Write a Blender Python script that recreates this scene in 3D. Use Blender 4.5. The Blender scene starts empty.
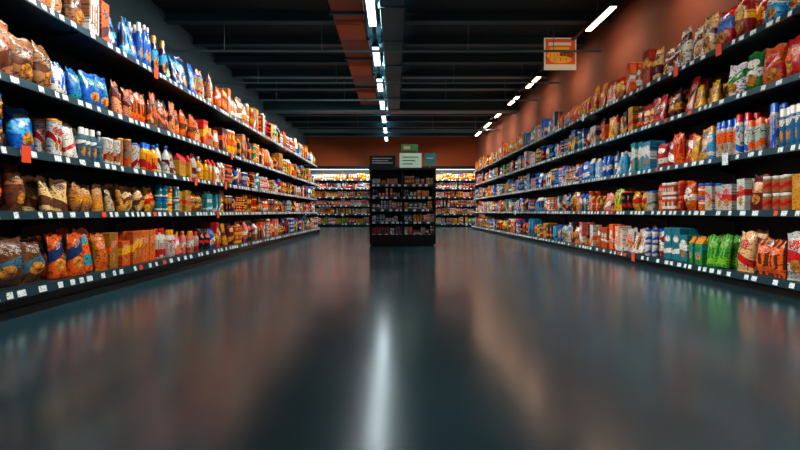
import bpy, bmesh, math, random
import numpy as np
from mathutils import Matrix, Vector
random.seed(23); rng=np.random.RandomState(8)
scene=bpy.context.scene
col=scene.collection

def lin(h):
    h=h.lstrip('#'); o=[]
    for i in (0,2,4):
        c=int(h[i:i+2],16)/255
        o.append(c/12.92 if c<=0.04045 else ((c+0.055)/1.055)**2.4)
    return (o[0],o[1],o[2],1.0)

# ---------------- materials ----------------
def mat(name,color,rough=0.5,metal=0.0,emis=None,estr=0.0,noise=0.0,nscale=8.0,bump=0.0):
    m=bpy.data.materials.new(name); m.use_nodes=True
    nt=m.node_tree; b=nt.nodes['Principled BSDF']
    c=lin(color) if isinstance(color,str) else color
    b.inputs['Base Color'].default_value=c
    b.inputs['Roughness'].default_value=rough
    b.inputs['Metallic'].default_value=metal
    if emis:
        b.inputs['Emission Color'].default_value=lin(emis); b.inputs['Emission Strength'].default_value=estr
    if noise>0 or bump>0:
        tc=nt.nodes.new('ShaderNodeTexCoord'); n=nt.nodes.new('ShaderNodeTexNoise')
        n.inputs['Scale'].default_value=nscale; n.inputs['Detail'].default_value=4
        nt.links.new(tc.outputs['Object'],n.inputs['Vector'])
        if noise>0:
            mx=nt.nodes.new('ShaderNodeMix'); mx.data_type='RGBA'
            mx.inputs[6].default_value=tuple(x*(1-noise) for x in c[:3])+(1,)
            mx.inputs[7].default_value=tuple(min(1,x*(1+noise)) for x in c[:3])+(1,)
            nt.links.new(n.outputs['Fac'],mx.inputs[0]); nt.links.new(mx.outputs[2],b.inputs['Base Color'])
        if bump>0:
            bp=nt.nodes.new('ShaderNodeBump'); bp.inputs['Strength'].default_value=bump; bp.inputs['Distance'].default_value=0.01
            nt.links.new(n.outputs['Fac'],bp.inputs['Height']); nt.links.new(bp.outputs['Normal'],b.inputs['Normal'])
    return m

M_steel=mat('shelf_steel','#0d2a34',0.38,0.2,noise=0.25,nscale=6)
M_lip=mat('price_channel','#173a46',0.3,0.2)
M_back=mat('shelf_back','#08141a',0.6,noise=0.2)
M_kick=mat('kick_plate','#070f12',0.35,0.2)
M_ceil=mat('ceiling_paint','#0d2026',0.8,noise=0.3,nscale=2)
M_beam=mat('beam_paint','#22424c',0.6,noise=0.2,nscale=3)
M_pipe=mat('pipe_paint','#5e7f88',0.45,0.1)
M_brown=mat('bulkhead_brown','#9a4424',0.6,noise=0.15,nscale=3)
M_duct=mat('duct_steel','#284a55',0.45,0.3)
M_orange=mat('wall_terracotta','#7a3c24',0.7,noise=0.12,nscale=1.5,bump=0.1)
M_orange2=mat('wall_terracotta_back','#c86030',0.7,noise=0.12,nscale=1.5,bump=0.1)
M_dwall=mat('wall_teal','#16323c',0.7,noise=0.15,nscale=1.5)
M_tube=mat('lamp_tube','#ffffff',0.4,emis='#e2f2fa',estr=3.5)
M_tubew=mat('lamp_tube_warm','#ffffff',0.4,emis='#ffc9a0',estr=20)
M_housing=mat('lamp_housing','#26343a',0.4,0.4)
M_black=mat('rack_black','#0a0e10',0.35,0.2)

# floor
mf=bpy.data.materials.new('polished_floor'); mf.use_nodes=True
nt=mf.node_tree; b=nt.nodes['Principled BSDF']
tc=nt.nodes.new('ShaderNodeTexCoord')
n1=nt.nodes.new('ShaderNodeTexNoise'); n1.inputs['Scale'].default_value=0.9; n1.inputs['Detail'].default_value=5
nt.links.new(tc.outputs['Object'],n1.inputs['Vector'])
cr=nt.nodes.new('ShaderNodeValToRGB')
cr.color_ramp.elements[0].position=0.3; cr.color_ramp.elements[0].color=lin('#15353f')
cr.color_ramp.elements[1].position=0.75; cr.color_ramp.elements[1].color=lin('#224854')
nt.links.new(n1.outputs['Fac'],cr.inputs['Fac']); nt.links.new(cr.outputs['Color'],b.inputs['Base Color'])
mr=nt.nodes.new('ShaderNodeMapRange'); mr.inputs['To Min'].default_value=0.16; mr.inputs['To Max'].default_value=0.24
nt.links.new(n1.outputs['Fac'],mr.inputs['Value']); nt.links.new(mr.outputs['Result'],b.inputs['Roughness'])
b.inputs['IOR'].default_value=1.75
b.inputs['Specular IOR Level'].default_value=0.65
n2=nt.nodes.new('ShaderNodeTexNoise'); n2.inputs['Scale'].default_value=2.2; n2.inputs['Detail'].default_value=0
mp=nt.nodes.new('ShaderNodeMapping'); mp.inputs['Scale'].default_value=(0.5,1.6,1)
nt.links.new(tc.outputs['Object'],mp.inputs['Vector']); nt.links.new(mp.outputs['Vector'],n2.inputs['Vector'])
bp=nt.nodes.new('ShaderNodeBump'); bp.inputs['Strength'].default_value=0.08; bp.inputs['Distance'].default_value=0.01
nt.links.new(n2.outputs['Fac'],bp.inputs['Height']); nt.links.new(bp.outputs['Normal'],b.inputs['Normal'])
M_floor=mf

# packaging material driven by mesh attributes
def pack_mat(name,rough):
    m=bpy.data.materials.new(name); m.use_nodes=True
    nt=m.node_tree; N=nt.nodes; L=nt.links; b=N['Principled BSDF']
    def attr(n):
        a=N.new('ShaderNodeAttribute'); a.attribute_name=n; return a
    def mth(op,a,bb=None,c=None):
        x=N.new('ShaderNodeMath'); x.operation=op
        for i,v in enumerate((a,bb,c)):
            if v is None: continue
            if isinstance(v,(int,float)): x.inputs[i].default_value=v
            else: L.new(v,x.inputs[i])
        return x.outputs[0]
    def mix(f,a,bb):
        x=N.new('ShaderNodeMix'); x.data_type='RGBA'
        L.new(f,x.inputs[0])
        for i,v in ((6,a),(7,bb)):
            if isinstance(v,tuple): x.inputs[i].default_value=v
            else: L.new(v,x.inputs[i])
        return x.outputs[2]
    A=attr('base'); B=attr('accent'); C=attr('loc'); P=attr('printed')
    sep=N.new('ShaderNodeSeparateXYZ'); L.new(C.outputs['Vector'],sep.inputs[0])
    u,v,s=sep.outputs[0],sep.outputs[1],sep.outputs[2]
    f1=mth('FRACT',mth('MULTIPLY',s,7.31)); f2=mth('FRACT',mth('MULTIPLY',s,13.7)); f3=mth('FRACT',mth('MULTIPLY',s,23.9))
    vv=mth('ADD',v,mth('MULTIPLY',u,mth('MULTIPLY',mth('SUBTRACT',f3,0.5),0.4)))
    c1=mth('ADD',mth('MULTIPLY',f1,0.6),0.1)
    band=mth('LESS_THAN',mth('ABSOLUTE',mth('SUBTRACT',vv,c1)),mth('ADD',mth('MULTIPLY',f2,0.1),0.05))
    stripe=mth('MULTIPLY',mth('GREATER_THAN',mth('FRACT',mth('MULTIPLY',mth('ADD',u,1.0),mth('ADD',mth('MULTIPLY',f2,2.0),0.8))),0.6),mth('LESS_THAN',f1,0.15))
    c2=mth('ADD',mth('MULTIPLY',f2,0.15),0.62)
    e=mth('ADD',mth('POWER',mth('DIVIDE',mth('ABSOLUTE',u),0.66),2),mth('POWER',mth('DIVIDE',mth('ABSOLUTE',mth('SUBTRACT',v,c2)),0.11),2))
    oval=mth('LESS_THAN',e,1.0)
    cx=mth('SUBTRACT',f3,0.5)
    e2=mth('ADD',mth('POWER',mth('DIVIDE',mth('ABSOLUTE',mth('SUBTRACT',u,mth('MULTIPLY',cx,0.5))),0.5),2),mth('POWER',mth('DIVIDE',mth('ABSOLUTE',mth('SUBTRACT',v,0.3)),0.14),2))
    blob=mth('LESS_THAN',e2,1.0)
    mpn=N.new('ShaderNodeMapping'); mpn.inputs['Scale'].default_value=(2.6,11,37); L.new(C.outputs['Vector'],mpn.inputs['Vector'])
    vo=N.new('ShaderNodeTexVoronoi'); vo.inputs['Scale'].default_value=1.0; L.new(mpn.outputs['Vector'],vo.inputs['Vector'])
    food=N.new('ShaderNodeValToRGB'); L.new(vo.outputs['Distance'],food.inputs['Fac'])
    food.color_ramp.elements[0].color=lin('#f8a838'); food.color_ramp.elements[1].color=lin('#5a1c08')
    mp2=N.new('ShaderNodeMapping'); mp2.inputs['Scale'].default_value=(5,24,11); L.new(C.outputs['Vector'],mp2.inputs['Vector'])
    no=N.new('ShaderNodeTexNoise'); no.inputs['Scale'].default_value=1.0; no.inputs['Detail'].default_value=1; L.new(mp2.outputs['Vector'],no.inputs['Vector'])
    ink=mth('GREATER_THAN',no.outputs['Fac'],0.54)
    pr=P.outputs['Fac']
    k=mix(mth('MULTIPLY',band,pr),A.outputs['Color'],B.outputs['Color'])
    k=mix(mth('MULTIPLY',stripe,pr),k,B.outputs['Color'])
    k=mix(mth('MULTIPLY',mth('MULTIPLY',blob,mth('GREATER_THAN',f1,0.5)),pr),k,food.outputs['Color'])
    k=mix(mth('MULTIPLY',mth('MULTIPLY',oval,mth('GREATER_THAN',f3,0.25)),pr),k,B.outputs['Color'])
    inkm=mth('MULTIPLY',mth('MULTIPLY',oval,ink),pr)
    k=mix(mth('MULTIPLY',inkm,0.85),k,(0.75,0.72,0.62,1))
    ink2=mth('MULTIPLY',mth('MULTIPLY',mth('GREATER_THAN',no.outputs['Fac'],0.59),pr),0.85)
    k=mix(ink2,k,(0.015,0.02,0.025,1))
    L.new(k,b.inputs['Base Color'])
    b.inputs['Roughness'].default_value=rough
    return m
M_bag=pack_mat('foil_film_print',0.25)
M_box=pack_mat('cardboard_print',0.45)
M_bot=pack_mat('plastic_print',0.2)
M_jar=pack_mat('glass_print',0.12)
M_can=pack_mat('can_print',0.25)

mt=bpy.data.materials.new('price_card'); mt.use_nodes=True
nt=mt.node_tree; b=nt.nodes['Principled BSDF']
tc=nt.nodes.new('ShaderNodeTexCoord'); mp=nt.nodes.new('ShaderNodeMapping'); mp.inputs['Scale'].default_value=(70,70,160)
no=nt.nodes.new('ShaderNodeTexNoise'); no.inputs['Scale'].default_value=1; no.inputs['Detail'].default_value=1
gt=nt.nodes.new('ShaderNodeMath'); gt.operation='GREATER_THAN'; gt.inputs[1].default_value=0.62
mx=nt.nodes.new('ShaderNodeMix'); mx.data_type='RGBA'; mx.inputs[6].default_value=lin('#dcebee'); mx.inputs[7].default_value=lin('#35424a')
nt.links.new(tc.outputs['Object'],mp.inputs['Vector']); nt.links.new(mp.outputs['Vector'],no.inputs['Vector'])
nt.links.new(no.outputs['Fac'],gt.inputs[0]); nt.links.new(gt.outputs[0],mx.inputs[0]); nt.links.new(mx.outputs[2],b.inputs['Base Color'])
M_tag=mt
M_tago=mat('promo_card','#d8431a',0.5)

# ---------------- mesh helpers ----------------
class Boxes:
    def __init__(s): s.v=[];s.f=[];s.m=[];s.mats=[]
    def mi(s,m):
        if m not in s.mats: s.mats.append(m)
        return s.mats.index(m)
    def box(s,x0,x1,y0,y1,z0,z1,m):
        n=len(s.v)
        s.v+=[(x0,y0,z0),(x1,y0,z0),(x1,y1,z0),(x0,y1,z0),(x0,y0,z1),(x1,y0,z1),(x1,y1,z1),(x0,y1,z1)]
        for q in ((0,3,2,1),(4,5,6,7),(0,1,5,4),(1,2,6,5),(2,3,7,6),(3,0,4,7)):
            s.f.append(tuple(n+i for i in q)); s.m.append(s.mi(m))
    def poly(s,pts,m):
        n=len(s.v); s.v+=list(pts); s.f.append(tuple(range(n,n+len(pts)))); s.m.append(s.mi(m))
    def prism(s,prof,x0,x1,m):
        n=len(s.v);k=len(prof)
        s.v+=[(x0,p[0],p[1]) for p in prof]+[(x1,p[0],p[1]) for p in prof]
        for i in range(k):
            j=(i+1)%k; s.f.append((n+i,n+j,n+k+j,n+k+i)); s.m.append(s.mi(m))
        s.f.append(tuple(n+i for i in reversed(range(k)))); s.m.append(s.mi(m))
        s.f.append(tuple(n+k+i for i in range(k))); s.m.append(s.mi(m))
    def cyl(s,p0,p1,r,m,seg=10):
        p0=Vector(p0);p1=Vector(p1);d=(p1-p0).normalized()
        a=d.orthogonal().normalized();bb=d.cross(a)
        n=len(s.v)
        for p in (p0,p1):
            for i in range(seg):
                t=2*math.pi*i/seg; s.v.append(tuple(p+a*math.cos(t)*r+bb*math.sin(t)*r))
        for i in range(seg):
            j=(i+1)%seg; s.f.append((n+i,n+j,n+seg+j,n+seg+i)); s.m.append(s.mi(m))
        s.f.append(tuple(n+i for i in reversed(range(seg))));s.m.append(s.mi(m))
        s.f.append(tuple(n+seg+i for i in range(seg)));s.m.append(s.mi(m))
    def obj(s,name,M=None,parent=None,bevel=0):
        me=bpy.data.meshes.new(name); me.from_pydata(s.v,[],s.f)
        for m in s.mats: me.materials.append(m)
        me.polygons.foreach_set('material_index',s.m); me.update()
        o=bpy.data.objects.new(name,me); col.objects.link(o)
        if parent: o.parent=parent
        if M is not None: o.matrix_local=M
        if bevel:
            md=o.modifiers.new('bevel','BEVEL'); md.width=bevel; md.segments=2; md.limit_method='ANGLE'
        return o

def fin(V,F,part,smooth):
    V=np.array(V,dtype=float)
    lt=np.array([len(f) for f in F]); lo=np.array([i for f in F for i in f])
    return dict(V=V,lt=lt,lo=lo,part=np.array(part),smooth=smooth)
def proto_grid(kind,seed):
    r=np.random.RandomState(seed); nx,nz=9,12
    V=[];idx={}
    ph=r.rand(6)*6.28; kf=r.uniform(5,11,4)
    def T(u,v):
        if kind=='bag':
            a=max(0,1-abs(u)**2.6)**0.6
            vv=min(max((v-0.05)/0.9,0),1); c=max(0,math.sin(math.pi*vv))**0.45
            c*=1-0.18*(v-0.3)
        else:
            a=max(0,1-abs(u)**2.2)**0.55
            c=0.95*(1-max(0,v-0.08)/0.92)**0.65 if v<0.9 else 0.0
            if v<0.08: c*=0.85
        wr=0.12*math.sin(u*kf[0]+ph[0]+v*3)*math.exp(-6*min(v,1-v))+0.08*math.sin(u*kf[1]+v*kf[2]+ph[1])+0.07*math.sin(v*kf[3]*1.5+ph[2]-u*4)
        return a*c*(1+wr*1.6)
    for j in range(nz+1):
        v=j/nz
        if kind=='bag':
            if j==1: v=0.05
            if j==nz-1: v=0.95
            pin=1-0.09*math.sin(math.pi*v)**0.5
        else:
            if j==nz-1: v=0.92
            pin=1-0.05*math.sin(math.pi*v)
        for i in range(nx+1):
            u=-1+2*i/nx
            t=T(u,v)*0.5+0.008
            crimp=0.012*math.sin(u*28) if v>0.93 or (kind=='bag' and v<0.06) else 0
            x=u*0.5*pin*(1+0.03*math.sin(v*9+ph[3]))
            dz=0.03*math.sin(u*5+ph[4])*v
            for sd in (0,1):
                if sd==1 and i in (0,nx): idx[(i,j,1)]=idx[(i,j,0)]; continue
                idx[(i,j,sd)]=len(V)
                V.append((x,(-t if sd==0 else t)+crimp,v+dz))
    F=[]
    for j in range(nz):
        for i in range(nx):
            F.append((idx[i,j,0],idx[i+1,j,0],idx[i+1,j+1,0],idx[i,j+1,0]))
            F.append((idx[i,j,1],idx[i,j+1,1],idx[i+1,j+1,1],idx[i+1,j,1]))
    return fin(V,F,[0]*len(F),True)
def proto_lathe(prof,seg=14):
    V=[];F=[];P=[]
    for (r,z,p) in prof:
        for i in range(seg):
            t=2*math.pi*i/seg; V.append((r*math.cos(t),r*math.sin(t),z))
    for k in range(len(prof)-1):
        for i in range(seg):
            j=(i+1)%seg; F.append((k*seg+i,k*seg+j,(k+1)*seg+j,(k+1)*seg+i)); P.append(prof[k][2])
    F.append(tuple(reversed(range(seg)))); P.append(0)
    n=(len(prof)-1)*seg; F.append(tuple(range(n,n+seg))); P.append(prof[-1][2])
    return fin(V,F,P,True)
def proto_box(bev=0.02):
    bm=bmesh.new(); bmesh.ops.create_cube(bm,size=1)
    bmesh.ops.translate(bm,verts=bm.verts,vec=(0,0,0.5))
    bmesh.ops.bevel(bm,geom=bm.edges[:],offset=bev,segments=1,affect='EDGES')
    bm.verts.ensure_lookup_table()
    V=[tuple(v.co) for v in bm.verts]; F=[tuple(v.index for v in f.verts) for f in bm.faces]; bm.free()
    return fin(V,F,[0]*len(F),False)
def proto_carton():
    V=[(-.5,-.5,0),(.5,-.5,0),(.5,.5,0),(-.5,.5,0),(-.5,-.5,.76),(.5,-.5,.76),(.5,.5,.76),(-.5,.5,.76),
       (-.5,-.05,.93),(.5,-.05,.93),(.5,.05,.93),(-.5,.05,.93),(-.5,-.04,1),(.5,-.04,1),(.5,.04,1),(-.5,.04,1)]
    F=[(3,2,1,0),(0,1,5,4),(1,2,6,5),(2,3,7,6),(3,0,4,7),(4,5,9,8),(6,7,11,10),(5,6,10,9),(7,4,8,11),(8,9,13,12),(10,11,15,14),(9,10,14,13),(11,8,12,15),(12,13,14,15)]
    return fin(V,F,[0]*5+[1]*9,False)
P_={
 'bag':[proto_grid('bag',i) for i in range(8)],
 'pouch':[proto_grid('pouch',i+20) for i in range(5)],
 'box':[proto_box()],
 'carton':[proto_carton()],
 'bottle':[proto_lathe([(.46,0,0),(.5,.02,0),(.5,.12,2),(.5,.52,0),(.49,.6,0),(.42,.7,0),(.24,.8,0),(.17,.85,0),(.17,.88,1),(.21,.885,1),(.21,.98,1),(.18,1,1)]),
           proto_lathe([(.46,0,0),(.5,.03,2),(.5,.62,0),(.46,.72,0),(.3,.8,1),(.3,.97,1),(.26,1,1)])],
 'spray':[proto_lathe([(.46,0,0),(.5,.03,2),(.5,.72,0),(.46,.78,0),(.4,.8,1),(.4,.98,1),(.36,1,1)])],
 'jar':[proto_lathe([(.44,0,0),(.5,.04,0),(.5,.15,2),(.5,.65,0),(.5,.72,0),(.42,.8,0),(.42,.82,1),(.46,.83,1),(.46,.98,1),(.43,1,1)])],
 'can':[proto_lathe([(.44,0,1),(.48,.02,1),(.48,.05,0),(.48,.94,1),(.48,.97,1),(.44,.99,1),(.42,.97,1)])],
 'tube':[proto_lathe([(.46,0,1),(.48,.01,2),(.48,.93,1),(.5,.94,1),(.5,.995,1),(.47,1,1)])],
}
GROUP={'bag':'snack_bags','pouch':'snack_bags','box':'food_boxes','carton':'food_boxes','bottle':'drink_bottles','spray':'drink_bottles','jar':'food_jars','can':'food_cans','tube':'food_cans'}
GM={'snack_bags':M_bag,'food_boxes':M_box,'drink_bottles':M_bot,'food_jars':M_jar,'food_cans':M_can}
C={k:np.array(lin(v)) for k,v in dict(tan='#c07a40',brown='#5a2c10',orange='#ee5c0c',gold='#d0860f',blue='#0c60cc',navy='#0a2c60',
  sky='#2a9edc',teal='#058a9a',red='#c8120e',white='#e0dfda',green='#108c34',lime='#66b01a',yellow='#f8b40c',pink='#dc6a5e',cream='#dcb47c',
  black='#0c0f12',slate='#36667a',peach='#dc8658',maroon='#5c0c10',purple='#4a2a80').items()}
class Stock:
    def __init__(s): s.g={}
    def add(s,kind,pos,dim,rz,tilt,base,acc,seed,cap=None):
        pr=random.choice(P_[kind]); V=pr['V'].copy()
        loc=np.stack([V[:,0]*2,V[:,2],np.full(len(V),seed)],1)
        V=V*np.array(dim)
        if tilt:
            c,sn=math.cos(tilt),math.sin(tilt); y=V[:,1]*c+V[:,2]*sn; z=-V[:,1]*sn+V[:,2]*c; V[:,1]=y; V[:,2]=z
        V[:,2]-=V[:,2].min()
        c,sn=math.cos(rz),math.sin(rz); x=V[:,0]*c-V[:,1]*sn; y=V[:,0]*sn+V[:,1]*c; V[:,0]=x;V[:,1]=y
        V+=np.array(pos)
        nf=len(pr['lt']); fc=np.tile(base,(nf,1)); 
        cp=acc if cap is None else cap
        fc[pr['part']==1]=cp
        prn=np.where(pr['part']==1,0.0,1.0)
        if (pr['part']==2).any(): prn=np.where(pr['part']==2,1.0,0.0)
        G=s.g.setdefault(GROUP[kind],dict(n=0,V=[],lt=[],lo=[],b=[],a=[],p=[],loc=[],sm=[]))
        G['V'].append(V);G['lt'].append(pr['lt']);G['lo'].append(pr['lo']+G['n']);G['n']+=len(V)
        G['b'].append(fc);G['a'].append(np.tile(acc,(nf,1)));G['p'].append(prn);G['loc'].append(loc);G['sm'].append(np.full(nf,pr['smooth']))
    def build(s,M):
        out=[]
        for name,G in s.g.items():
            V=np.concatenate(G['V']);lt=np.concatenate(G['lt']);lo=np.concatenate(G['lo'])
            me=bpy.data.meshes.new(name)
            me.vertices.add(len(V)); me.vertices.foreach_set('co',V.ravel())
            me.loops.add(len(lo)); me.loops.foreach_set('vertex_index',lo.astype(np.int32))
            me.polygons.add(len(lt)); st=np.concatenate([[0],np.cumsum(lt)[:-1]]).astype(np.int32)
            me.polygons.foreach_set('loop_start',st)
            me.polygons.foreach_set('use_smooth',np.concatenate(G['sm']))
            me.update(calc_edges=True); me.validate()
            for an,k in (('base','b'),('accent','a')):
                at=me.attributes.new(an,'FLOAT_COLOR','FACE'); at.data.foreach_set('color',np.concatenate(G[k]).ravel())
            at=me.attributes.new('printed','FLOAT','FACE'); at.data.foreach_set('value',np.concatenate(G['p']))
            at=me.attributes.new('loc','FLOAT_VECTOR','POINT'); at.data.foreach_set('vector',np.concatenate(G['loc']).ravel())
            me.materials.append(GM[name])
            o=bpy.data.objects.new(name,me); col.objects.link(o); o.matrix_world=M; out.append(o)
        return out

MIX=[('red','yellow'),('orange','white'),('yellow','red'),('white','red'),('gold','brown'),('cream','red'),('blue','white'),('teal','white'),
     ('maroon','gold'),('white','blue'),('green','yellow'),('tan','brown'),('peach','maroon'),('red','white'),('orange','yellow'),('sky','navy'),('brown','gold'),('white','green'),('pink','white'),('black','gold'),('navy','orange'),('slate','white'),('black','red'),('blue','yellow')]
WARM=[('red','yellow'),('orange','white'),('yellow','red'),('gold','brown'),('cream','red'),('tan','brown'),('peach','maroon'),('red','white'),('orange','yellow'),('brown','gold'),('maroon','orange'),('white','maroon'),('black','gold')]
COOL=[('blue','white'),('sky','navy'),('teal','white'),('white','blue'),('slate','white'),('navy','sky'),('white','red'),('blue','yellow')]
DIM={'bag':(.18,.10,.26),'pouch':(.14,.09,.22),'box':(.13,.08,.23),'carton':(.085,.085,.22),'bottle':(.08,.08,.26),'spray':(.07,.07,.27),'jar':(.085,.085,.14),'can':(.08,.08,.12),'tube':(.085,.085,.24)}
def fill_shelf(st,z,segs,smax,tolocal,maxh,depth=0.42,front=0.03,smin=0.3,tallfill=True):
    s=smin
    for (send,kinds,hs,pal) in segs:
        send=min(send,smax)
        while s<send-0.05:
            kind=random.choice(kinds); w,t,h=DIM[kind]
            sc=random.uniform(0.74,1.08); w*=sc; h=h*random.uniform(.82,1.1)*hs; t*=sc
            if hs>1.2 and kind in('bag','pouch'): w*=1.2; t*=1.2
            if tallfill and hs>=0.99 and kind not in('jar','can'): h=max(h,maxh*random.uniform(.5,.8))
            h=min(h,maxh-0.03)
            b_,a_=random.choice(pal); base=C[b_].copy(); acc=C[a_].copy()
            jit=np.append(rng.uniform(.45,1.15)*rng.uniform(.88,1.12,3),1); base=np.clip(base*jit,0,1)
            cap=C[random.choice([a_,'white','red','blue','gold'])]
            seed=random.random()*10
            nf=random.choice([2,2,3,4]) if kind in('bottle','jar','can','tube','carton','spray') else random.choice([1,1,2,2])
            stack=1
            if kind in('can','jar','box') and h*2<maxh-0.03: stack=2
            for q in range(nf):
                if s+w>send+0.06: break
                if random.random()<0.05: s+=w*.6; continue
                sx=tolocal(s+w/2)
                off=random.uniform(0,0.05)
                for d in range(2 if kind in('bag','pouch','box') else 3):
                    yy=front+off+t/2+d*(t+0.015)+random.uniform(0,.01)
                    if yy+t/2>depth: break
                    hq=h*random.uniform(.95,1.03) if kind in ('bag','pouch') else h
                    for k in range(stack):
                        if kind in('bag','pouch'):
                            rz=random.uniform(-.32,.32); ti=random.uniform(-0.02,.18)
                        else:
                            rz=random.uniform(-.06,.06) if kind in('box','carton') else random.uniform(-.4,.4); ti=0
                        st.add(kind,(sx+random.uniform(-.004,.004),yy,z+k*h),(w,t,hq),rz,ti,base,acc,seed,cap)
                s+=w+(0.0 if kind in('bag','pouch') else 0.006)
            s+=random.choice([0.003,0.008,0.015])
        s=max(s,send)

def gondola(name,L,levels,depth,M,recess=0.07,height=None,tagstep=0.11,bay=1.25):
    B=Boxes(); H=height or levels[-1]+0.12
    dk=levels[0]
    B.box(0,L,0.05,depth,0.0,dk-0.05,M_kick)
    B.prism([(0.0,dk-0.055),(0.012,dk-0.06),(depth,dk-0.06),(depth,dk),(0.0,dk)],0,L,M_steel)
    B.prism([(-0.012,dk-0.05),(0.0,dk-0.052),(0.0,dk+0.004),(-0.004,dk+0.004)],0,L,M_lip)
    B.box(0,L,0.03,0.05,0.0,0.05,M_black)
    B.box(0,L,depth,depth+0.03,0,H,M_back)
    nb=int(round(L/bay)); 
    for i in range(nb+1):
        x=min(max(i*L/nb,0.02),L-0.02)
        B.box(x-0.02,x+0.02,depth-0.03,depth,dk,H,M_steel)
        for z in levels[1:]:
            B.prism([(recess+0.03,z-0.035),(depth-.03,z-0.11),(depth-.03,z-0.024),(recess+0.03,z-0.024)],x-0.004,x+0.004,M_steel)
    for z in levels[1:]:
        B.box(0,L,recess,depth,z-0.024,z,M_steel)
        B.prism([(recess-0.014,z-0.043),(recess,z-0.045),(recess,z+0.006),(recess-0.006,z+0.006)],0,L,M_lip)
    for x in (-0.02,L):
        B.prism([(0,0),(depth+.03,0),(depth+.03,H),(depth-.05,H),(depth-.05,dk+.05),(0,dk+.05)],x,x+0.02,M_steel)
    o=B.obj(name,M)
    T=Boxes()
    for li,z in enumerate(levels):
        y0=-0.012 if li==0 else recess-0.014; y1=-0.004 if li==0 else recess-0.006
        zb=z-0.045 if li else z-0.05
        x=0.05
        while x<L-0.1:
            w=random.choice([.04,.05,.06,.07])
            e=0.0035
            m=M_tag if random.random()<0.96 else M_tago
            T.poly([(x,y0-e,zb+0.008),(x+w,y0-e,zb+0.008),(x+w,y1-e,zb+0.044),(x,y1-e,zb+0.044)],m)
            if random.random()<0.02:
                T.box(x,x+0.08,y0-.008,y0-.005,zb-0.03,zb+0.07,random.choice([M_tag,M_tago]))
            x+=w+random.choice([.04,.06,.09,.13,.2])*tagstep/0.13
    T.obj('price_tags',None,parent=o)
    return o

# ---------------- room ----------------
XW=3.37; XL=-3.6; Y0=-3.0; Y1=22.0; ZC=3.72
def wallbox(name,a,m):
    B=Boxes(); B.box(*a,m); return B.obj(name)
wallbox('floor',(XL-.1,XW+.1,Y0-.1,Y1+.1,-0.1,0),M_floor)
wallbox('ceiling',(XL-.1,XW+.1,Y0-.1,Y1+.1,ZC,ZC+.1),M_ceil)
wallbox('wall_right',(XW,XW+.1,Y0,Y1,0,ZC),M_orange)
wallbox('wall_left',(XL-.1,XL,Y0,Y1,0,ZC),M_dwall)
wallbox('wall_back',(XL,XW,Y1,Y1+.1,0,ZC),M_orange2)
wallbox('wall_front',(XL,XW,Y0-.1,Y0,0,ZC),M_dwall)

B=Boxes()
for y in np.arange(-2,21.9,1.15):
    for (xa,xb) in ((XL,-.95),(-.42,-.24),(.16,XW)) if y<14.4 else ((XL,XW),):
        B.box(xa,xb,y,y+0.07,3.6,ZC,M_beam); B.box(xa,xb,y-0.05,y+0.12,3.575,3.6,M_pipe if int(y*10)%3==0 else M_beam)
B.obj('ceiling_joists')
B=Boxes()
B.box(XL,XW,14.6,14.85,3.38,ZC,M_beam); B.box(XL,XW,14.52,14.93,3.35,3.38,M_pipe)
B.obj('ceiling_beam')
B=Boxes()
for y in (5.2,8.75,10.9,12.6,17.2):
    B.cyl((XL,y,3.24),(XW,y,3.24),0.02,M_pipe)
    for x in (-2.8,-1.2,1.2,2.6): B.cyl((x,y,3.24),(x,y,ZC),0.006,M_pipe,6)
B.obj('sprinkler_pipes')
B=Boxes()
B.box(-0.92,-0.45,-2,14.4,3.5,3.56,M_brown)
for y in np.arange(-1.5,14.4,1.15): B.box(-0.95,-0.42,y,y+0.05,3.46,3.5,M_beam)
for y in np.arange(-1.1,14.4,2.3): B.box(-0.9,-0.47,y,y+0.7,3.44,3.5,M_orange2)
B.obj('ceiling_bulkhead')
B=Boxes()
B.box(-0.2,0.12,-2,14.4,3.3,3.56,M_duct)
for y in np.arange(-1.4,14.3,1.4): B.box(-0.22,0.14,y,y+0.04,3.28,3.56,M_duct)
B.obj('air_duct',bevel=0.008)

# lights
def area(name,loc,sx,sy,power,color,rot=(0,0,0),parent=None,spread=180):
    l=bpy.data.lights.new(name,'AREA'); l.shape='RECTANGLE'; l.size=sx; l.size_y=sy; l.energy=power; l.color=color; l.spread=math.radians(spread)
    o=bpy.data.objects.new(name,l); col.objects.link(o)
    if parent: o.parent=parent
    o.location=loc; o.rotation_euler=rot
    return o
def lamp_row(x,z,ys,length,w,power,color,tube,up,spread=180,side=0,sidecol=(1,.93,.83),sides=(-1,1),ang=52,sspread=100):
    B=Boxes(); B.box(x-.03,x+.03,ys[0]-1,ys[-1]+1,z+.075,z+.11,M_housing)
    for y in np.arange(ys[0],ys[-1],2.4): B.cyl((x,y,z+.1),(x,y,ZC),.006,M_pipe,6)
    tr=B.obj('lighting_track')
    for y in ys:
        B=Boxes()
        B.prism([(-w/2-.02,0.0),(w/2+.02,0.0),(w/2-.01,0.075),(-w/2+.01,0.075)],-length/2,length/2,M_housing)
        B.box(-length/2+.02,length/2-.02,-w/2,w/2,-0.012,0.0,tube)
        o=B.obj('ceiling_lamp',Matrix.Translation((x,y,z))@Matrix.Rotation(math.pi/2,4,'Z'),parent=tr)
        if power: area('lamp_glow',(0,0,-0.02),length-.06,w,power,color,parent=o,spread=spread)
        # added side fill lights, tilted to brighten the shelf faces on both sides
        if side:
            for sg in sides:
                area('added_side_fill',(0,-sg*.075,-0.045),length-.06,.05,side,sidecol,(-sg*math.radians(ang),0,0),parent=o,spread=sspread)
        if up: area('added_ceiling_fill',(0,0,0.13),length-.06,w,up,(.3,.8,1),(math.pi,0,0),parent=o)  # added upward fill: lifts the ceiling and tints the shadows teal
    return tr
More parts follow.
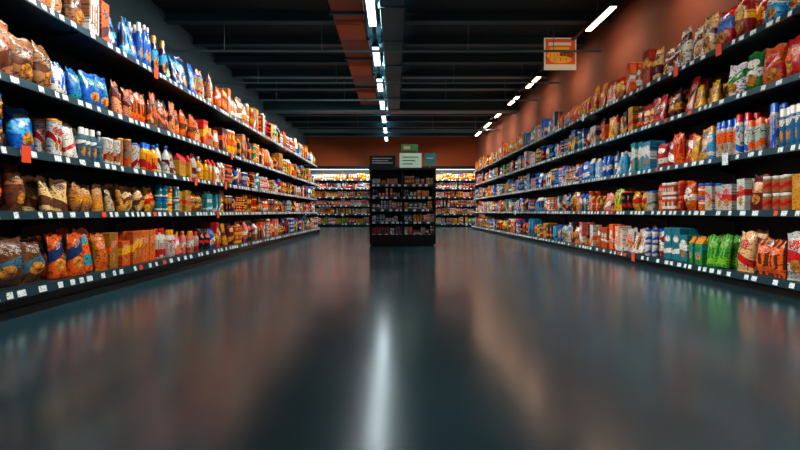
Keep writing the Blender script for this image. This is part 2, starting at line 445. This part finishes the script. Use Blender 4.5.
lamp_row(-0.33,3.38,[float(v) for v in np.arange(-1.2,21,2.15)],1.15,.11,9,(.8,.95,1),M_tube,7,side=40)
lamp_row(3.0,3.42,[float(v) for v in np.arange(-1.7,21,1.9)],1.0,.08,9,(1,.78,.58),M_tubew,0,120)

# ---------------- left shelving ----------------
ML=Matrix.Translation((-2.12,0,0))@Matrix.Rotation(math.pi/2,4,'Z')
LV=[0.165,0.60,0.965,1.375,1.89]; LL=15.0
gondola('grocery_shelving',LL,LV,0.52,ML,height=2.2)
st=Stock(); idn=lambda s:s
A_=['bag','pouch']; ALL=['bag','pouch','box','bottle','jar','can','carton','tube','bag','box','bag']
fill_shelf(st,LV[4],[(4.2,['bag','box'],1.25,[('peach','brown'),('orange','maroon'),('tan','white')]),(6.0,['bottle','pouch'],1.4,[('blue','navy'),('teal','navy'),('blue','sky'),('navy','sky')]),
  (6.9,['bag','tube'],1.1,[('peach','white'),('orange','white'),('cream','red')]),(9,['jar','bag','box'],1.15,[('tan','white'),('gold','red'),('orange','brown')]),(15,ALL,1.1,MIX)],LL,idn,0.5,depth=.5,front=.09)
fill_shelf(st,LV[3],[(3.5,['bag'],1.25,[('peach','white'),('peach','brown'),('tan','brown')]),(3.75,A_,1.1,[('blue','white')]),(4.3,A_,1.2,[('teal','sky'),('blue','teal')]),
  (6.2,['bag','pouch'],1.1,[('peach','maroon'),('orange','brown'),('tan','red'),('brown','orange')]),(8,ALL,1.1,WARM),(15,ALL,1.1,MIX)],LL,idn,0.46,depth=.5,front=.09)
fill_shelf(st,LV[2],[(3.05,['pouch','jar'],1.22,[('orange','brown'),('brown','gold')]),(3.5,['bag'],1.05,[('blue','white'),('blue','sky')]),(4.7,['bottle','tube','pouch'],1.0,[('white','red'),('cream','orange'),('tan','maroon'),('slate','white')]),
  (7,['bottle','carton','pouch'],1.05,[('yellow','red'),('gold','white'),('cream','red'),('white','maroon')]),(15,ALL,1.0,MIX)],LL,idn,0.36,depth=.5,front=.09)
fill_shelf(st,LV[1],[(3.4,['bag'],1.21,[('brown','tan'),('orange','brown'),('gold','brown')]),(4.9,['bag','pouch'],.95,[('cream','brown'),('tan','gold'),('gold','brown')]),
  (7,['box','bag','jar'],.95,[('yellow','red'),('gold','brown'),('red','white'),('teal','white'),('black','gold')]),(15,ALL,1,MIX)],LL,idn,0.32,depth=.5,front=.09)
fill_shelf(st,LV[0],[(2.95,['bag'],1.21,[('brown','tan'),('tan','maroon')]),(3.4,['bag'],1.21,[('slate','white'),('brown','slate')]),(3.9,['pouch'],1.3,[('orange','navy'),('orange','teal')]),
  (4.9,['box','bag'],1.0,[('yellow','orange'),('gold','orange'),('orange','yellow')]),(6,['bottle','pouch'],1.0,[('pink','white'),('white','red')]),(15,ALL,1.05,MIX)],LL,idn,0.39,depth=.5,front=.02)
st.build(ML)

# ---------------- right shelving ----------------
LR=19.0
MR=Matrix.Translation((2.73,LR,0))@Matrix.Rotation(-math.pi/2,4,'Z')
RV=[0.12,0.61,1.07,1.56,2.02]
gondola('grocery_shelving',LR,RV,0.52,MR,height=2.3)
st=Stock(); inv=lambda s:LR-s
fill_shelf(st,RV[4],[(4.3,['bag'],1.25,[('white','blue'),('sky','white')]),(4.75,['bag'],1.25,[('red','blue'),('red','yellow')]),(5.9,['bag'],1.4,[('white','maroon'),('cream','maroon')]),
  (7.3,['bag','box'],1.15,[('orange','red'),('red','yellow'),('orange','white')]),(9.5,['bag','pouch'],1.0,[('orange','teal'),('tan','red'),('gold','red')]),(12,['bag','box'],1.1,COOL),(19,['bag','box'],1.2,[('orange','yellow'),('yellow','red'),('gold','white')])],LR,inv,0.52,depth=.5,front=.09)
fill_shelf(st,RV[3],[(4.15,['bag'],1.25,[('red','orange'),('orange','red'),('red','white')]),(4.8,['bag'],1.3,[('green','white'),('white','green')]),(5.1,['pouch'],1.25,[('yellow','gold')]),
  (5.9,['bag','pouch'],1.15,[('red','brown'),('maroon','gold')]),(8,A_+['box'],1.05,WARM),(19,ALL,1.05,MIX+COOL)],LR,inv,0.44,depth=.5,front=.09)
fill_shelf(st,RV[2],[(4.85,['spray'],1.05,[('white','blue'),('white','orange'),('sky','white'),('white','teal')]),(5.15,['box','pouch'],1.1,[('yellow','gold'),('gold','brown')]),(5.8,A_,1.1,[('red','white'),('red','orange')]),
  (7.6,['pouch','box','bottle'],1.05,[('teal','white'),('blue','white'),('sky','white')]),(12,ALL,1.05,COOL),(19,ALL,1.05,COOL+MIX[:8])],LR,inv,0.44,depth=.5,front=.09)
fill_shelf(st,RV[1],[(3.8,['box'],1.3,[('yellow','gold')]),(4.35,['jar','bag'],1.1,[('red','white'),('maroon','tan'),('tan','red')]),(4.85,['box'],1.0,[('red','white'),('maroon','red'),('white','red')]),
  (5.9,['bag','jar'],1.0,[('red','orange'),('orange','white')]),(8,ALL,1.0,MIX),(19,ALL,1.0,MIX+COOL)],LR,inv,0.41,depth=.5,front=.09)
fill_shelf(st,RV[0],[(4.5,['bag'],1.22,[('cream','red'),('tan','white'),('white','red'),('brown','orange')]),(5.1,['pouch','carton'],1.25,[('green','lime'),('green','teal')]),(5.6,['box','pouch'],1.2,[('green','white'),('teal','white')]),
  (6,['bag','jar'],1.15,[('white','blue'),('red','white')]),(7.6,['pouch','box'],1.05,[('orange','white'),('gold','white'),('white','orange')]),(19,ALL,1.05,MIX)],LR,inv,0.43,depth=.5,front=.02)
st.build(MR)

# ---------------- back shelving ----------------
MB=Matrix.Translation((XL+0.1,21.3,0))
BL=XW-XL-0.2
BV=[0.14,0.52,0.86,1.2,1.55,1.9]
gb=gondola('grocery_shelving',BL,BV,0.5,MB,height=2.4,tagstep=0.2)
B=Boxes(); B.box(0,BL,-0.12,.53,2.3,2.42,M_steel); B.box(0.1,BL-.1,-0.08,-0.04,2.285,2.3,M_tube)  # canopy and glowing strip added to brighten the back shelves
B.obj('added_light_canopy',None,parent=gb)
area('added_canopy_fill',(BL/2,-0.10,2.27),BL-.2,0.04,120,(1,.93,.82),(math.radians(30),0,0),parent=gb)  # added fill light for the back shelf fronts
st=Stock()
pals=[[('white','red'),('yellow','green'),('lime','white')],[('yellow','red'),('white','orange'),('gold','white')],[('orange','white'),('white','red'),('red','white')],[('white','orange'),('yellow','red'),('cream','red')],[('red','white'),('white','red'),('white','blue')],[('orange','white'),('red','yellow'),('orange','yellow')]]
for z,p in zip(BV,pals): fill_shelf(st,z,[(BL,['box','can','bottle','tube','carton','pouch'],1.0,p)],BL-.05,idn,0.34 if z<1.8 else 0.27,depth=.48,front=.09,smin=.08)
st.build(MB)

# ---------------- centre island rack ----------------
W=1.17; D=0.62; H=1.34
MI=Matrix.Translation((-0.45,9.4,0))
B=Boxes()
B.box(0,W,0.0,D,0.03,0.2,M_black); B.box(0.03,W-.03,0.03,D-.03,0,0.03,M_kick)
for x in (0,W/2-.015,W-.03): B.box(x,x+.03,0.0,D,0.2,H,M_black)
B.box(0.03,W-.03,D/2-.01,D/2+.01,0.2,H,M_back)
IV=[0.2,0.42,0.64,0.86,1.08]
for z in IV[1:]:
    B.box(0.03,W-.03,0.03,D-.03,z-.02,z,M_black)
for z in IV: B.box(0.03,W-.03,0.018,0.03,z-.03,z+.012,M_lip)
B.box(-.01,W+.01,-.01,D+.01,H,H+.04,M_black)
B.box(0.0,0.46,0.02,0.05,H+.04,H+.26,M_black)
for k,zz in enumerate((.2,.16,.12)): B.box(0.05,0.05+(.34,.28,.36)[k],0.016,0.02,H+zz,H+zz+.014,M_tag)
isl=B.obj('display_rack',MI,bevel=0.004)
mg=mat('sign_mint','#b8dcc0',0.5,emis='#cfe8d2',estr=0.25); mgr=mat('sign_green','#3f9a4e',0.5); mte=mat('sign_teal','#2a9aa0',0.5); mcr=mat('sign_cream','#e8d9b8',.5)
B=Boxes(); B.box(0.53,0.92,0.02,0.04,H+.04,H+.3,mg)
for k in range(3): B.box(0.58,0.86-.05*k,0.016,0.02,H+.22-k*.06,H+.238-k*.06,mgr)
for x in (.6,.85): B.cyl((x,.05,H+.03),(x,.05,H+.45),.008,M_pipe,8)
B.box(0.56,0.86,0.045,0.06,H+.34,H+.46,mgr); B.box(0.6,0.72,0.04,0.045,H+.37,H+.43,mcr)
B.box(0.98,1.17,0.02,0.04,H+.1,H+.3,mte); B.cyl((1.07,.05,H+.03),(1.07,.05,H+.2),.008,M_pipe,8); B.box(1.01,1.13,.016,.02,H+.2,H+.22,M_tag)
B.obj('rack_signs',None,parent=isl)
T=Boxes()
for z in IV:
    x=0.05
    while x<W-.1:
        T.poly([(x,0.015,z-.026),(x+.05,0.015,z-.026),(x+.05,0.015,z+.008),(x,0.015,z+.008)],M_tag); x+=random.choice([.08,.11,.15])
T.obj('price_tags',None,parent=isl)
st=Stock()
DIM2=dict(DIM)
for kk in DIM: DIM[kk]=tuple(a*.55 for a in DIM2[kk])
for z in IV:
    fill_shelf(st,z,[(W/2-.03,['bottle','can','jar','box'],1.0,[('white','red'),('navy','white'),('slate','red'),('white','blue'),('orange','sky'),('sky','white')]),],W/2-.03,idn,0.19,depth=.29,front=.035,smin=.045,tallfill=False)
    fill_shelf(st,z,[(W-.04,['box','bottle','pouch','jar'],1.0,[('red','white'),('orange','black'),('slate','white'),('white','orange'),('yellow','red'),('cream','red')]),],W-.04,idn,0.19,depth=.29,front=.035,smin=W/2+.03,tallfill=False)
for kk in DIM: DIM[kk]=DIM2[kk]
st.build(MI)

# ---------------- hanging bakery sign ----------------
mo=mat('sign_orange','#d9541c',0.5,emis='#d9541c',estr=0.35); my=mat('sign_yellow','#f0a832',0.5,emis='#f0a832',estr=0.35); mcr2=mat('bread_crust','#c0702a',0.6)
mcs=mat('sign_cream_lit','#e8d9b8',.5,emis='#e8d9b8',estr=.3)
B=Boxes()
w,h=.54,.54
B.box(-w/2,w/2,0,.025,0,h,mcs)
B.box(-w/2+.02,w/2-.02,-.004,0,.02,h-.02,mo)
B.box(-w/2+.07,w/2-.09,-.008,-.004,h-.13,h-.08,mcs); B.box(-w/2+.09,w/2-.12,-.008,-.004,h-.2,h-.16,my)
B.box(-w/2+.02,w/2-.02,-.008,-.004,.02,.09,mcs)
for k,(cx,cz,a,bb) in enumerate(((-.11,.24,.12,.07),(.1,.25,.12,.06),(0,.17,.19,.06))):
    pts=[(cx+a*math.cos(t),-.010-.002*k,cz+bb*math.sin(t)) for t in np.linspace(0,2*math.pi,20,endpoint=False)]
    B.poly(pts,[my,mcr2,my][k])
    for q in (-.5,0,.5):
        B.box(cx+q*a-.008,cx+q*a+.008,-.0135-.002*k,-.0105-.002*k,cz-bb*.5,cz+bb*.5,mo)
for x in (-.2,.2): B.cyl((x,.012,h),(x,.012,ZC-3.0),.004,M_pipe,6)
B.obj('hanging_sign',Matrix.Translation((2.79,9.0,3.0)))

# ---------------- camera, world ----------------
cam=bpy.data.cameras.new('camera'); co=bpy.data.objects.new('camera',cam); col.objects.link(co)
co.location=(0,0,0.6); co.rotation_euler=(math.pi/2,0,0)
cam.lens=24; cam.sensor_width=36; cam.shift_x=5/800; cam.shift_y=-13/800
scene.camera=co
w=bpy.data.worlds.new('world'); scene.world=w; w.use_nodes=True
w.node_tree.nodes['Background'].inputs[0].default_value=(0.02,0.05,0.06,1); w.node_tree.nodes['Background'].inputs[1].default_value=0.5
scene.view_settings.view_transform='Standard'
scene.view_settings.look='None'
